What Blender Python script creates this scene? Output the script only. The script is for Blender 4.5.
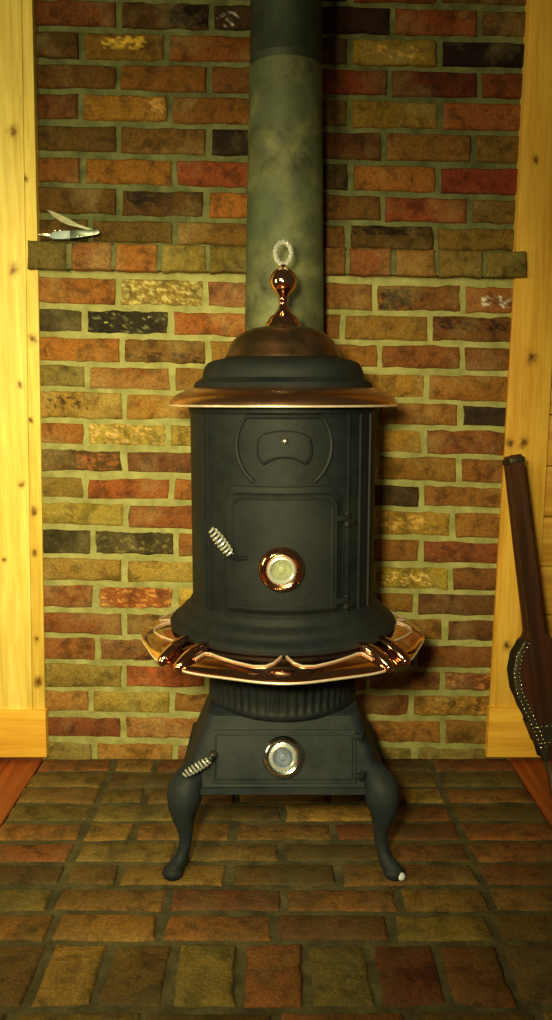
import bpy, bmesh, math, random
from mathutils import Vector, Matrix, noise
random.seed(7)
C = bpy.context.scene
for o in list(bpy.data.objects):
    bpy.data.objects.remove(o)
PI = math.pi
rad = math.radians

# ------------------------------------------------------------------ camera, world, light, exposure
F, PITCH, CAMH = 800.0, rad(8.1), 0.92
cam_d = bpy.data.cameras.new('camera'); cam = bpy.data.objects.new('camera', cam_d)
C.collection.objects.link(cam); C.camera = cam
cam.location = (0, 0, CAMH); cam.rotation_euler = (PI/2 - PITCH, 0, 0)
cam_d.sensor_fit = 'VERTICAL'; cam_d.sensor_height = 36; cam_d.lens = 36*F/1020
cam_d.clip_start = .02

w = bpy.data.worlds.new('world'); C.world = w; w.use_nodes = True
bg = w.node_tree.nodes['Background']; bg.inputs[0].default_value = (1, .74, .30, 1); bg.inputs[1].default_value = .045

def lamp(name, kind, loc, target, energy, col, **kw):
    d = bpy.data.lights.new(name, kind); d.energy = energy; d.color = col
    for k, v in kw.items(): setattr(d, k, v)
    o = bpy.data.objects.new(name, d); C.collection.objects.link(o); o.location = loc
    o.rotation_euler = (Vector(target) - Vector(loc)).to_track_quat('-Z', 'Y').to_euler()
    return o
TINT = (1.0, .86, .46)
LCOL = (1.0, .87, .36)
lamp('flash_light', 'SPOT', (-.13, .05, 1.04), (-.20, 1.95, .56), 165, LCOL, spot_size=rad(70), spot_blend=1.0, shadow_soft_size=.07)
for i in (0, 1):
    for j in (0, 1):
        lamp('window_pane_light', 'AREA', (-.80 + .25*i, -.25 - .14*i, 1.33 + .26*j), (-.12, 1.9, .62), 6.2, LCOL, shape='SQUARE', size=.2)

lamp('added_side_light', 'AREA', (-1.75, .75, 1.15), (.0, 1.6, .75), 9, LCOL, shape='RECTANGLE', size=.35, size_y=.7)  # area light added at far left for highlights on rim tip and barrel

vs = C.view_settings
vs.view_transform = 'Standard'; vs.look = 'None'; vs.gamma = 1; vs.use_curve_mapping = False; vs.exposure = 0
try: C.display_settings.display_device = 'sRGB'
except Exception: pass

# ------------------------------------------------------------------ helpers
def at(px, py, Y):
    """the point at distance Y in front of the camera that the photograph shows at px, py"""
    u = (px - 276)/F; v = (py - 510)/F
    dy = math.cos(PITCH) - v*math.sin(PITCH); dz = -math.sin(PITCH) - v*math.cos(PITCH)
    t = Y/dy
    return Vector((u*t, Y, CAMH + dz*t))
def onz(px, py, z=0.0):
    u = (px - 276)/F; v = (py - 510)/F
    dy = math.cos(PITCH) - v*math.sin(PITCH); dz = -math.sin(PITCH) - v*math.cos(PITCH)
    t = (z - CAMH)/dz
    return Vector((u*t, dy*t, z))
def lin(c):
    out = []
    for v in c[:3]:
        v = v/255
        out.append(v/12.92 if v <= .04045 else ((v+.055)/1.055)**2.4)
    return out
def alb(c, k=1.0):
    l = lin(c)
    return tuple(min(.92, l[i]*k/TINT[i]) for i in range(3))

def link(o, parent=None):
    C.collection.objects.link(o)
    if parent: o.parent = parent
    return o
def obj(name, bm, mat, parent=None, smooth=35, loc=None, recalc=True):
    if recalc: bmesh.ops.recalc_face_normals(bm, faces=bm.faces)
    me = bpy.data.meshes.new(name); bm.to_mesh(me); bm.free()
    for m in (mat if isinstance(mat, (list, tuple)) else [mat]): me.materials.append(m)
    if smooth is not None:
        for p in me.polygons: p.use_smooth = True
        me.set_sharp_from_angle(angle=rad(smooth))
    o = bpy.data.objects.new(name, me)
    if loc is not None: o.location = loc
    return link(o, parent)
def thing(name, label, cat, loc=(0, 0, 0), group=None):
    o = bpy.data.objects.new(name, None); o.empty_display_size = .05; o.location = loc
    link(o); o['label'] = label; o['category'] = cat
    if group: o['group'] = group
    return o
def structure(o, label=None, cat=None):
    o['kind'] = 'structure'
    if label: o['label'] = label
    if cat: o['category'] = cat
    return o

def add_box(bm, lo, hi, bev=.0, seg=2, M=None):
    lo, hi = Vector(lo), Vector(hi)
    r = bmesh.ops.create_cube(bm, size=1)
    vs_ = r['verts']
    for v in vs_:
        v.co = Vector([(lo[i]+hi[i])/2 + v.co[i]*(hi[i]-lo[i]) for i in range(3)])
    if bev:
        es = {e for v in vs_ for e in v.link_edges}
        g = bmesh.ops.bevel(bm, geom=list(es), offset=bev, segments=seg, affect='EDGES', profile=.5)
        vs_ = list({v for f in g['faces'] for v in f.verts} | {v for v in vs_ if v.is_valid})
    if M: 
        for v in vs_: v.co = M @ v.co
def add_lathe(bm, prof, n=64, c=(0, 0), close=False, axis='Z', M=None, rfun=None):
    rings = []
    for (r, z) in prof:
        if r < 1e-5:
            v = bm.verts.new((c[0], c[1], z)); rings.append([v])
        else:
            ring = []
            for i in range(n):
                a = 2*PI*i/n; rr = r*(rfun(a, z) if rfun else 1)
                ring.append(bm.verts.new((c[0]+rr*math.cos(a), c[1]+rr*math.sin(a), z)))
            rings.append(ring)
    pairs = list(zip(rings, rings[1:]))
    if close: pairs.append((rings[-1], rings[0]))
    for A, B in pairs:
        for i in range(n):
            j = (i+1) % n
            if len(A) == 1 and len(B) == 1: continue
            if len(A) == 1: bm.faces.new((A[0], B[i], B[j]))
            elif len(B) == 1: bm.faces.new((A[i], A[j], B[0]))
            else: bm.faces.new((A[i], A[j], B[j], B[i]))
    if M:
        for R in rings:
            for v in R: v.co = M @ v.co
    return rings
def add_tube(bm, pts, r, n=10, cap=True):
    pts = [Vector(p) for p in pts]
    rs = r if isinstance(r, (list, tuple)) else [r]*len(pts)
    T = [(pts[min(i+1, len(pts)-1)] - pts[max(i-1, 0)]).normalized() for i in range(len(pts))]
    ref = Vector((0, 0, 1)) if abs(T[0].z) < .9 else Vector((1, 0, 0))
    N = (ref - T[0]*ref.dot(T[0])).normalized()
    rings = []
    for i, p in enumerate(pts):
        N = (N - T[i]*N.dot(T[i])).normalized(); B = T[i].cross(N)
        rings.append([bm.verts.new(p + rs[i]*(N*math.cos(2*PI*k/n) + B*math.sin(2*PI*k/n))) for k in range(n)])
    for A, B_ in zip(rings, rings[1:]):
        for k in range(n):
            bm.faces.new((A[k], A[(k+1) % n], B_[(k+1) % n], B_[k]))
    if cap:
        bm.faces.new(rings[0]); bm.faces.new(rings[-1][::-1])
    return rings
def add_ball(bm, c, r, u=12, v=8, scale=(1, 1, 1)):
    g = bmesh.ops.create_uvsphere(bm, u_segments=u, v_segments=v, radius=r)
    for q in g['verts']: q.co = Vector(c) + Vector([q.co[i]*scale[i] for i in range(3)])
def add_prism(bm, outline, n, depth, bev=0):
    """outline: 3D points of the front face; extruded along -n by depth"""
    f = [bm.verts.new(p) for p in outline]; b = [bm.verts.new(Vector(p) - Vector(n)*depth) for p in outline]
    bm.faces.new(f); bm.faces.new(b[::-1])
    side = []
    for i in range(len(f)):
        j = (i+1) % len(f); side.append(bm.faces.new((f[i], b[i], b[j], f[j])))
    if bev:
        es = [e for e in bm.edges if any(v in f for v in e.verts) and all(v in f for v in e.verts)]
        bmesh.ops.bevel(bm, geom=es, offset=bev, segments=2, affect='EDGES', profile=.5)

# ------------------------------------------------------------------ materials
def mat_new(name):
    m = bpy.data.materials.new(name); m.use_nodes = True
    nt = m.node_tree; b = nt.nodes['Principled BSDF']
    return m, nt, b
def nd(nt, typ, **kw):
    n = nt.nodes.new(typ)
    for k, v in kw.items():
        if k in n.inputs: n.inputs[k].default_value = v
        else: setattr(n, k, v)
    return n
def ramp(nt, fac, stops):
    r = nt.nodes.new('ShaderNodeValToRGB'); e = r.color_ramp.elements
    while len(e) < len(stops): e.new(.5)
    for i, (p, c) in enumerate(stops):
        e[i].position = p; e[i].color = (*c, 1) if len(c) == 3 else c
    nt.links.new(fac, r.inputs[0]); return r
def mix(nt, fac, a, b, blend='MIX'):
    n = nt.nodes.new('ShaderNodeMix'); n.data_type = 'RGBA'; n.blend_type = blend
    for sock, v in ((n.inputs[0], fac), (n.inputs[6], a), (n.inputs[7], b)):
        if hasattr(v, 'links'): nt.links.new(v, sock)
        else: sock.default_value = v if isinstance(v, (int, float)) else (*v[:3], 1)
    return n.outputs[2]
def noise_n(nt, co, scale, detail=4, rough=.55, dist=0):
    n = nd(nt, 'ShaderNodeTexNoise', Scale=scale, Detail=detail, Roughness=rough, Distortion=dist)
    nt.links.new(co, n.inputs['Vector']); return n
def bump(nt, b, h, strength=.3, dist=.01):
    n = nd(nt, 'ShaderNodeBump', Strength=strength, Distance=dist)
    nt.links.new(h, n.inputs['Height']); nt.links.new(n.outputs[0], b.inputs['Normal'])

def brick_material(name, rough=.85, spot=.8, smear=(.30, .24, .12), dirt=None):
    m, nt, b = mat_new(name)
    co = nt.nodes.new('ShaderNodeTexCoord').outputs['Object']
    at_ = nt.nodes.new('ShaderNodeAttribute'); at_.attribute_name = 'brick_colour'
    col = at_.outputs['Color']
    n1 = noise_n(nt, co, 26, 6, .62, .4); n2 = noise_n(nt, co, 9, 5, .6); n3 = noise_n(nt, co, 170, 3, .7)
    dark = mix(nt, 1.0, col, (.46, .46, .46), 'MULTIPLY')
    r1 = ramp(nt, n1.outputs[0], [(.36, (1, 1, 1)), (.52, (0, 0, 0))])
    c = mix(nt, r1.outputs[0], col, dark)
    light = mix(nt, .42, mix(nt, 1.0, col, (1.25, 1.4, 1.2), 'MULTIPLY'), smear)
    r2 = ramp(nt, n2.outputs[0], [(.50, (0, 0, 0)), (.68, (spot, spot, spot))])
    c = mix(nt, r2.outputs[0], c, light)
    r3 = ramp(nt, n3.outputs[0], [(.35, (.72, .72, .72)), (.65, (1.25, 1.25, 1.25))])
    c = mix(nt, 1.0, c, r3.outputs[0], 'MULTIPLY')
    if dirt:
        nd_ = noise_n(nt, co, 5.5, 6, .7, .6); rd = ramp(nt, nd_.outputs[0], [(.44, (0, 0, 0)), (.68, (.7, .7, .7))])
        c = mix(nt, rd.outputs[0], c, dirt)
    nt.links.new(c, b.inputs['Base Color']); b.inputs['Roughness'].default_value = rough
    b.inputs['Specular IOR Level'].default_value = .25
    add = nt.nodes.new('ShaderNodeMath'); add.operation = 'ADD'
    nt.links.new(n1.outputs[0], add.inputs[0]); nt.links.new(n3.outputs[0], add.inputs[1])
    bump(nt, b, add.outputs[0], .55, .006)
    return m
def mottled(name, c1, c2, scale=30, rough=.9, bs=.5, bd=.005, spec=.25, metallic=0.0, detail=6, lo=.35, hi=.65, c3=None, s3=4):
    m, nt, b = mat_new(name)
    co = nt.nodes.new('ShaderNodeTexCoord').outputs['Object']
    n = noise_n(nt, co, scale, detail, .6, .3)
    r = ramp(nt, n.outputs[0], [(lo, c1), (hi, c2)])
    c = r.outputs[0]
    if c3:
        q = noise_n(nt, co, s3, 5, .6, .2); rr = ramp(nt, q.outputs[0], [(.45, (0, 0, 0)), (.62, (1, 1, 1))])
        c = mix(nt, rr.outputs[0], c, c3)
    nt.links.new(c, b.inputs['Base Color'])
    b.inputs['Roughness'].default_value = rough; b.inputs['Metallic'].default_value = metallic
    b.inputs['Specular IOR Level'].default_value = spec
    n2 = noise_n(nt, co, scale*5, 3, .6); bump(nt, b, n2.outputs[0], bs, bd)
    return m
def wood(name, c1, c2, knot, axis='Z', scale=1.0, rough=.45, knots=(), seed=0.0):
    m, nt, b = mat_new(name)
    co = nt.nodes.new('ShaderNodeTexCoord').outputs['Object']
    mp = nt.nodes.new('ShaderNodeMapping'); nt.links.new(co, mp.inputs[0])
    st = {'Z': (14, 14, .9), 'X': (.9, 14, 14), 'Y': (14, .9, 14)}[axis]
    mp.inputs['Scale'].default_value = [s*scale for s in st]; mp.inputs['Location'].default_value = (seed, seed*1.7, seed*.6)
    n = noise_n(nt, mp.outputs[0], 2.2, 5, .55, .6)
    wv = nd(nt, 'ShaderNodeTexNoise', Scale=9.0, Detail=3.0, Roughness=.6); nt.links.new(mp.outputs[0], wv.inputs['Vector'])
    r = ramp(nt, n.outputs[0], [(.34, c2), (.6, c1)])
    r2 = ramp(nt, wv.outputs[0], [(.3, (.84, .80, .72)), (.6, (1, 1, 1))])
    c = mix(nt, 1.0, r.outputs[0], r2.outputs[0], 'MULTIPLY')
    for kx, kz, kr_ in knots:       # knots at their places on the board (metres)
        sp = nd(nt, 'ShaderNodeSeparateXYZ'); nt.links.new(co, sp.inputs[0])
        cb = nd(nt, 'ShaderNodeCombineXYZ'); nt.links.new(sp.outputs[0], cb.inputs[0]); nt.links.new(sp.outputs[2], cb.inputs[2])
        mk = nt.nodes.new('ShaderNodeMapping'); nt.links.new(cb.outputs[0], mk.inputs[0])
        mk.inputs['Location'].default_value = (-kx/kr_, 0, -kz/(kr_*1.25)); mk.inputs['Scale'].default_value = (1/kr_, 1, 1/(kr_*1.25))
        wob = noise_n(nt, co, 60, 2); ad = nd(nt, 'ShaderNodeVectorMath', operation='ADD'); nt.links.new(mk.outputs[0], ad.inputs[0]); nt.links.new(wob.outputs[1], ad.inputs[1])
        sb = nd(nt, 'ShaderNodeVectorMath', operation='SUBTRACT'); nt.links.new(ad.outputs[0], sb.inputs[0]); sb.inputs[1].default_value = (.5, .5, .5)
        ln = nd(nt, 'ShaderNodeVectorMath', operation='LENGTH'); nt.links.new(sb.outputs[0], ln.inputs[0])
        rk = ramp(nt, ln.outputs['Value'], [(.18, (.95, .95, .95)), (.42, (.55, .55, .55)), (.6, (.22, .22, .22)), (1.0, (0, 0, 0))])
        c = mix(nt, rk.outputs[0], c, knot)
    nt.links.new(c, b.inputs['Base Color']); b.inputs['Roughness'].default_value = rough
    b.inputs['Specular IOR Level'].default_value = .3
    bump(nt, b, wv.outputs[0], .12, .003)
    return m
def metal(name, col, rough=.16, scale=60, tarnish=None):
    m, nt, b = mat_new(name)
    co = nt.nodes.new('ShaderNodeTexCoord').outputs['Object']
    b.inputs['Metallic'].default_value = 1
    n = noise_n(nt, co, scale, 4, .6)
    r = ramp(nt, n.outputs[0], [(.35, tarnish or tuple(v*.75 for v in col)), (.62, col)])
    nt.links.new(r.outputs[0], b.inputs['Base Color'])
    rr = ramp(nt, n.outputs[0], [(.3, (rough*1.3,)*3), (.7, (rough*.85,)*3)]); nt.links.new(rr.outputs[0], b.inputs['Roughness'])
    return m

M_brick = brick_material('tumbled_brick')
M_hearthbrick = brick_material('hearth_brick', .8, .6, (.17, .125, .06), (.052, .046, .022))
M_mortar = mottled('pale_mortar', alb((130, 120, 55)), alb((164, 152, 78)), 22, .95, .8, .004)
M_mortar_dark = mottled('dark_mortar', alb((78, 76, 38)), alb((112, 108, 54)), 22, .95, .8, .004)  # darker mortar for the upper wall and the ledge
M_mortar_hearth = mottled('hearth_mortar', alb((56, 48, 24)), alb((88, 76, 38)), 18, .95, .8, .004)
KN = lambda L: [(at(x, y, 1.94).x, at(x, y, 1.94).z, r) for x, y, r in L]
M_pine = wood('yellow_pine', alb((246, 210, 90)), alb((226, 184, 64)), alb((132, 82, 24)), 'Z', knots=KN([(13, 132, 0.0204), (13, 270, 0.0204), (20, 385, 0.0119), (4, 560, 0.0102), (22, 484, 0.0136)]))
M_pine_strip = wood('pine_edge_strip', alb((240, 204, 84)), alb((216, 170, 56)), alb((104, 60, 16)), 'Z', seed=2.3, knots=KN([(24.5, 178, 0.0136), (32, 339, 0.0170), (30, 420, 0.0102), (34, 512, 0.0170), (34, 553, 0.0136), (36, 640, 0.0136), (38, 682, 0.0187)]))
M_pine_base = wood('pine_baseboard', alb((240, 176, 52)), alb((216, 146, 34)), alb((120, 66, 14)), 'X', seed=1.1)
M_pine_post = wood('amber_pine_post', alb((226, 170, 56)), alb((200, 138, 34)), alb((84, 44, 10)), 'Z', seed=4.4, knots=KN([(532, 358, 0.0221), (524, 443, 0.0187), (510, 443, 0.0153), (507, 646, 0.0170), (536, 160, 0.0136)]))
M_panel = wood('amber_pine_panel', alb((205, 150, 44)), alb((176, 112, 24)), alb((92, 50, 12)), 'X', seed=3.1)
M_floor = wood('red_stained_floor', alb((170, 84, 34)), alb((128, 54, 20)), alb((60, 24, 8)), 'Y', rough=.5)
M_iron = mottled('black_cast_iron', (.0034, .0052, .0090), (.0066, .0092, .0155), 40, .62, .22, .0016, .2, c3=(.0098, .0124, .0165), s3=5)
M_iron_base = mottled('dusty_black_iron', (.0052, .0084, .0150), (.0115, .0168, .028), 30, .64, .3, .0016, .22, c3=(.017, .022, .032), s3=7)
M_pipe = mottled('weathered_steel_pipe', alb((50, 50, 30)), alb((112, 108, 58)), 14, .6, .2, .002, .4, .2, detail=9, lo=.36, hi=.64, c3=alb((74, 80, 46)), s3=6)
M_pipe_dark = mottled('dark_steel_pipe', alb((36, 40, 26)), alb((56, 60, 38)), 14, .6, .12, .002, .4, .35)
M_copper = metal('polished_copper', (.78, .46, .33), .09, 14, (.56, .29, .18))
M_nickel = metal('bright_nickel', (.84, .90, .98), .22, tarnish=(.74, .79, .86))
M_chrome = metal('polished_nickel', (.84, .90, .98), .13, 40, (.70, .75, .82))
M_rim = metal('lid_copper', (.80, .45, .31), .24, 12, (.58, .30, .19))
M_line = metal('pale_copper_line', (.95, .82, .74), .30); M_line.node_tree.nodes['Principled BSDF'].inputs['Metallic'].default_value = .65
M_nickel.node_tree.nodes['Principled BSDF'].inputs['Metallic'].default_value = .72
M_brass = metal('pale_brass', (.95, .80, .45), .22)
M_cream = mottled('cream_disc', alb((136, 134, 84)), alb((112, 108, 66)), 60, .5, .1, .001, .4)
M_grey = mottled('grey_disc', alb((104, 108, 104)), alb((76, 80, 78)), 60, .5, .1, .001, .4)
M_bellowood = wood('dark_walnut', alb((70, 38, 16)), alb((44, 22, 9)), alb((20, 10, 4)), 'Z', rough=.35, seed=5)
M_leather = mottled('black_leather', (.012, .010, .008), (.022, .018, .014), 50, .5, .3, .002, .4)
M_white = mottled('chipped_white', alb((225, 220, 200)), alb((190, 185, 160)), 60, .7, .2, .001)
M_steel = metal('dull_steel', (.62, .62, .52), .3)
M_dsteel = metal('dark_steel', (.20, .24, .22), .35)
M_pale = mottled('pale_handle', alb((168, 176, 148)), alb((140, 148, 122)), 60, .4, .1, .001, .5)
M_bone = mottled('bone_blade', alb((160, 150, 92)), alb((130, 122, 70)), 60, .4, .1, .001, .5)

# ------------------------------------------------------------------ bricks
def add_brick(bm, lay, p, n, depth, col, rnd=.005, gap=0.0, jit=.0024, patch=None):
    """p: four corners (top left, top right, bottom right, bottom left) of the face; n: outward normal"""
    tl, tr, br, bl = [Vector(q) for q in p]; n = Vector(n)
    W = ((tr-tl).length+(br-bl).length)/2; Hh = ((tl-bl).length+(tr-br).length)/2
    fine = .22 if patch else 1
    nx = max(3, int(W/(.028*fine))); nz = max(2, int(Hh/(.024*fine)))
    es, et = min(.3, rnd/W), min(.3, rnd/Hh)
    S = [0, es*.35, es] + [es+(1-2*es)*i/nx for i in range(1, nx)] + [1-es, 1-es*.35, 1]
    T = [0, et*.35, et] + [et+(1-2*et)*i/nz for i in range(1, nz)] + [1-et, 1-et*.35, 1]
    cols = [max(0, c) for c in col]
    seed = Vector((random.random()*50, random.random()*50, random.random()*50))
    def pt(s, t): return (tl*(1-s)+tr*s)*(1-t) + (bl*(1-s)+br*s)*t
    def off(d):  # 0 at outline
        return {0: -rnd, 1: -rnd*.35, 2: 0}.get(d, 0)
    G = []
    for j, t in enumerate(T):
        row = []
        for i, s in enumerate(S):
            d = min(i, j, len(S)-1-i, len(T)-1-j)
            q = pt(s, t)
            nv = noise.noise_vector(q*28+seed); nw = noise.noise_vector(q*75+seed)
            q = q + n*off(d) + n*(nv.x*.0016 + nw.x*.0010)
            edge = 1 if d <= 2 else .3
            tang = Vector((nv.y, nv.y, nv.z))*jit*edge*1.5 + Vector((nw.y, nw.y, nw.z))*jit*edge*.8
            tang -= n*tang.dot(n)
            v = bm.verts.new(q + tang)
            cc = cols
            if patch:
                pc, s0, s1, t0, t1, thr = patch
                if s0 < s < s1 and t0 < t < t1:
                    m_ = noise.noise(Vector((q.x*70, q.y*70, q.z*130)) + seed)*.7 + noise.noise(q*220+seed)*.5
                    ed_ = min((s-s0)/(s1-s0), (s1-s)/(s1-s0), (t-t0)/(t1-t0), (t1-t)/(t1-t0)); ed_ = .5 if (s1-s0 > .95) else ed_
                    m_ = max(0, min(1, (m_-thr-max(0, .16-ed_)*2.6)/.18)); cc = [a_*(1-m_)+b_*m_ for a_, b_ in zip(cols, pc)]
            v[lay] = (*cc, 1); row.append(v)
        G.append(row)
    for a, b in zip(G, G[1:]):
        for i in range(len(S)-1): bm.faces.new((a[i], b[i], b[i+1], a[i+1]))
    ring = G[0] + [r[-1] for r in G[1:]] + G[-1][-2::-1] + [r[0] for r in G[-2:0:-1]]
    back = []
    for v in ring:
        k = bm.verts.new(v.co - n*depth); k[lay] = (*cols, 1); back.append(k)
    for i in range(len(ring)):
        j = (i+1) % len(ring); bm.faces.new((ring[i], ring[j], back[j], back[i]))
def jitter(c, a=.06):
    f = 1 + random.uniform(-a, a); return (c[0]*f, min(c[1]*1.14, c[0]*.8)*f, c[2]*.9*f)

Y_LOW, Y_UP, Y_LEDGE, Y_TRIM = 1.95, 1.966, 1.920, 1.940
# each course: (y of its upper joint at px 110 and at px 440, upright joints, brick colours)
UP = [
 ((-2, 5), [118, 211, 303, 393, 480], [(112, 52, 22), (84, 44, 18), (62, 34, 16), (48, 20, 12), (136, 56, 24), (96, 52, 22)]),
 ((29, 37), [81, 166, 258, 350, 440], [(84, 48, 18), (128, 76, 26), (130, 62, 22), (90, 56, 24), (146, 96, 32), (32, 15, 11)]),
 ((61, 68), [118, 209, 300, 390, 480], [(98, 54, 18), (122, 64, 22), (114, 58, 22), (112, 42, 20), (96, 36, 17), (110, 46, 20)]),
 ((92, 99), [80, 170, 260, 350, 441], [(102, 50, 22), (142, 82, 27), (120, 62, 22), (108, 68, 28), (136, 86, 30), (140, 66, 30)]),
 ((123, 131), [118, 209, 294, 384, 474], [(90, 54, 20), (112, 64, 26), (40, 22, 13), (84, 40, 18), (124, 70, 29), (122, 76, 29)]),
 ((155, 163.5), [82, 174, 262, 351, 439], [(128, 64, 22), (142, 76, 23), (134, 54, 22), (72, 46, 22), (144, 74, 28), (136, 46, 25)]),
 ((186, 195), [119, 206, 295, 383, 470], [(102, 58, 22), (82, 46, 17), (158, 80, 27), (106, 58, 23), (136, 52, 23), (112, 70, 29)]),
 ((217, 224.5), [90, 174, 262, 348, 436], [(92, 55, 22), (98, 60, 22), (112, 64, 22), (106, 58, 25), (84, 48, 18), (122, 76, 29)]),
 ((245, 252), [], [])]
LOW = [
 ((276, 283), [118, 205, 290, 375, 463], [(152, 78, 31), (150, 100, 44), (146, 80, 48), (130, 70, 32), (128, 68, 31), (140, 70, 32)]),
 ((307.5, 314), [84, 171, 257, 343, 430], [(72, 60, 28), (46, 38, 20), (150, 72, 31), (130, 70, 28), (134, 80, 30), (106, 54, 24)]),
 ((335.6, 343.5), [122, 208, 294, 380, 463], [(156, 82, 31), (124, 72, 29), (146, 88, 36), (140, 76, 28), (132, 64, 27), (118, 58, 27)]),
 ((364, 372), [87, 172, 257, 342, 427], [(116, 80, 35), (150, 78, 31), (134, 77, 31), (130, 70, 30), (148, 88, 32), (146, 78, 30)]),
 ((391, 402), [124, 210, 294, 377, 460], [(154, 97, 39), (154, 88, 31), (140, 80, 30), (130, 70, 30), (136, 74, 30), (62, 37, 24)]),
 ((421, 428), [85, 168, 254, 340, 425], [(150, 78, 31), (164, 114, 46), (160, 108, 46), (130, 70, 30), (156, 94, 32), (132, 64, 30)]),
 ((448, 456), [124, 209, 292, 376, 459], [(94, 55, 25), (102, 50, 26), (140, 80, 30), (130, 70, 30), (146, 84, 32), (136, 70, 30)]),
 ((475, 484), [85, 172, 256, 340, 422], [(138, 92, 39), (150, 68, 29), (146, 74, 31), (130, 70, 30), (72, 44, 27), (146, 79, 32)]),
 ((502, 509.5), [126, 208, 290, 372, 453], [(154, 108, 43), (134, 64, 29), (140, 80, 30), (130, 70, 30), (158, 100, 37), (142, 79, 32)]),
 ((529, 539), [93, 176, 258, 340, 421], [(64, 45, 22), (70, 50, 25), (146, 78, 31), (130, 70, 30), (136, 74, 32), (132, 58, 30)]),
 ((557, 565), [124, 208, 290, 371, 451], [(154, 98, 41), (154, 103, 43), (140, 80, 30), (130, 70, 30), (168, 116, 42), (122, 64, 30)]),
 ((584, 592), [95, 175, 256, 337, 416], [(140, 67, 29), (150, 70, 31), (170, 114, 42), (130, 70, 30), (136, 79, 32), (100, 53, 27)]),
 ((611, 617), [124, 208, 290, 368, 445], [(140, 67, 29), (134, 77, 33), (140, 80, 30), (130, 70, 30), (136, 79, 30), (106, 54, 27)]),
 ((637, 643.5), [97, 178, 258, 338, 416], [(150, 77, 36), (124, 62, 29), (140, 70, 30), (130, 70, 30), (136, 70, 32), (132, 66, 30)]),
 ((663, 669.6), [124, 206, 286, 366, 443], [(144, 98, 43), (158, 68, 34), (140, 70, 30), (140, 80, 32), (146, 74, 34), (126, 59, 30)]),
 ((690, 693.5), [91, 172, 252, 332, 412], [(154, 88, 41), (164, 113, 49), (144, 82, 36), (130, 70, 30), (136, 69, 32), (146, 89, 34)]),
 ((715, 718.7), [123, 204, 284, 364, 443], [(134, 62, 31), (150, 78, 36), (130, 70, 30), (130, 70, 30), (150, 84, 37), (142, 84, 37)]),
 ((741, 746.5), [94, 175, 255, 335, 415], [(134, 107, 46), (154, 88, 36), (134, 70, 30), (130, 70, 30), (134, 110, 46), (130, 104, 46)]),
 ((765, 770), [], [])]
def yline(ab, x): return ab[0] + (ab[1]-ab[0])*(x-110)/330
def lay_courses(bm, lay, rows, Y, left, right, g, depth, k, rnd):
    for ri, ((ab, js, cs), (ab2, _, _)) in enumerate(zip(rows, rows[1:])):
        xs = [left] + js + [right]
        for i, c in enumerate(cs):
            x0, x1 = xs[i] + (g if i else 0), xs[i+1] - (g if i < len(cs)-1 else 0)
            dy = [random.uniform(-.9, .9) for _ in range(4)]
            P = [at(x0, yline(ab, x0)+g+dy[0], Y), at(x1, yline(ab, x1)+g+dy[1], Y), at(x1, yline(ab2, x1)-g+dy[2], Y), at(x0, yline(ab2, x0)-g+dy[3], Y)]
            yo = Vector((0, random.uniform(-.0025, .002), 0))
            add_brick(bm, lay, [q+yo for q in P], (0, -1, 0), depth, alb(jitter(c), k), rnd, patch=PATCH.get((len(rows), ri, i)))
def mortar_sheet(bm, Y, x0, x1, z0, z1, nx, nz, amp, idx, back):
    G = [[bm.verts.new((x0+(x1-x0)*i/nx, Y + noise.noise(Vector((i*.31, j*.37, Y)))*amp, z0+(z1-z0)*j/nz)) for i in range(nx+1)] for j in range(nz+1)]
    for a, b in zip(G, G[1:]):
        for i in range(nx): bm.faces.new((a[i], a[i+1], b[i+1], b[i])).material_index = idx
    lo = len(bm.faces)
    add_box(bm, (x0, Y+.004, z0), (x1, back, z1))
    bm.faces.ensure_lookup_table()
    for f in bm.faces[lo:]: f.material_index = idx

PATCH = {   # paint, lime and scorch marks on single bricks: colour, extent along and down the face, threshold
 (12, 4, 1): (alb((214, 164, 48)), .2, .78, .12, .66, -.15), (12, 4, 4): (alb((196, 142, 52)), .1, .9, .2, .8, .05), (12, 3, 2): (alb((196, 186, 140)), .02, .30, .2, .9, .12),
 (12, 3, 1): (alb((30, 14, 9)), .5, 1, 0, 1, -.4), (12, 6, 1): (alb((190, 132, 56)), .7, 1, .1, .8, -.05), (12, 9, 1): (alb((40, 24, 12)), 0, .5, 0, .6, -.2), (12, 10, 4): (alb((36, 20, 10)), 0, .9, 0, .45, -.2),
 (19, 0, 1): (alb((196, 170, 84)), 0, 1, 0, 1, .05), (19, 0, 4): (alb((50, 30, 16)), .02, .42, .1, .95, -.35), (19, 0, 5): (alb((236, 214, 160)), .15, .7, .3, .9, .12), (19, 1, 1): (alb((128, 116, 56)), 0, 1, 0, 1, .22),
 (19, 4, 0): (alb((62, 42, 20)), .3, .7, .1, .7, 0), (19, 6, 0): (alb((150, 84, 34)), .55, 1, 0, 1, -.05), (19, 8, 4): (alb((200, 148, 58)), 0, .8, .1, .8, .05), (19, 9, 1): (alb((128, 104, 46)), 0, 1, 0, 1, .22),
 (19, 10, 4): (alb((236, 186, 84)), .05, .8, .15, .9, .02), (19, 11, 1): (alb((196, 126, 50)), 0, 1, 0, 1, .15), (19, 13, 1): (alb((62, 34, 18)), .3, 1, .2, 1, .02), (19, 14, 5): (alb((180, 108, 46)), 0, 1, 0, 1, .12),
 (19, 15, 5): (alb((190, 128, 50)), 0, .9, 0, 1, .02), (19, 16, 1): (alb((150, 100, 46)), 0, 1, 0, 1, .1), (19, 5, 1): (alb((214, 164, 80)), 0, 1, 0, 1, .12), (19, 2, 1): (alb((60, 40, 18)), 0, 1, .5, 1, .05), (19, 1, 5): (alb((56, 30, 16)), 0, .7, 0, .6, -.1)}
K_UP, K_LOW = .84, .86
bm = bmesh.new(); lay = bm.verts.layers.float_color.new('brick_colour')
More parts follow.
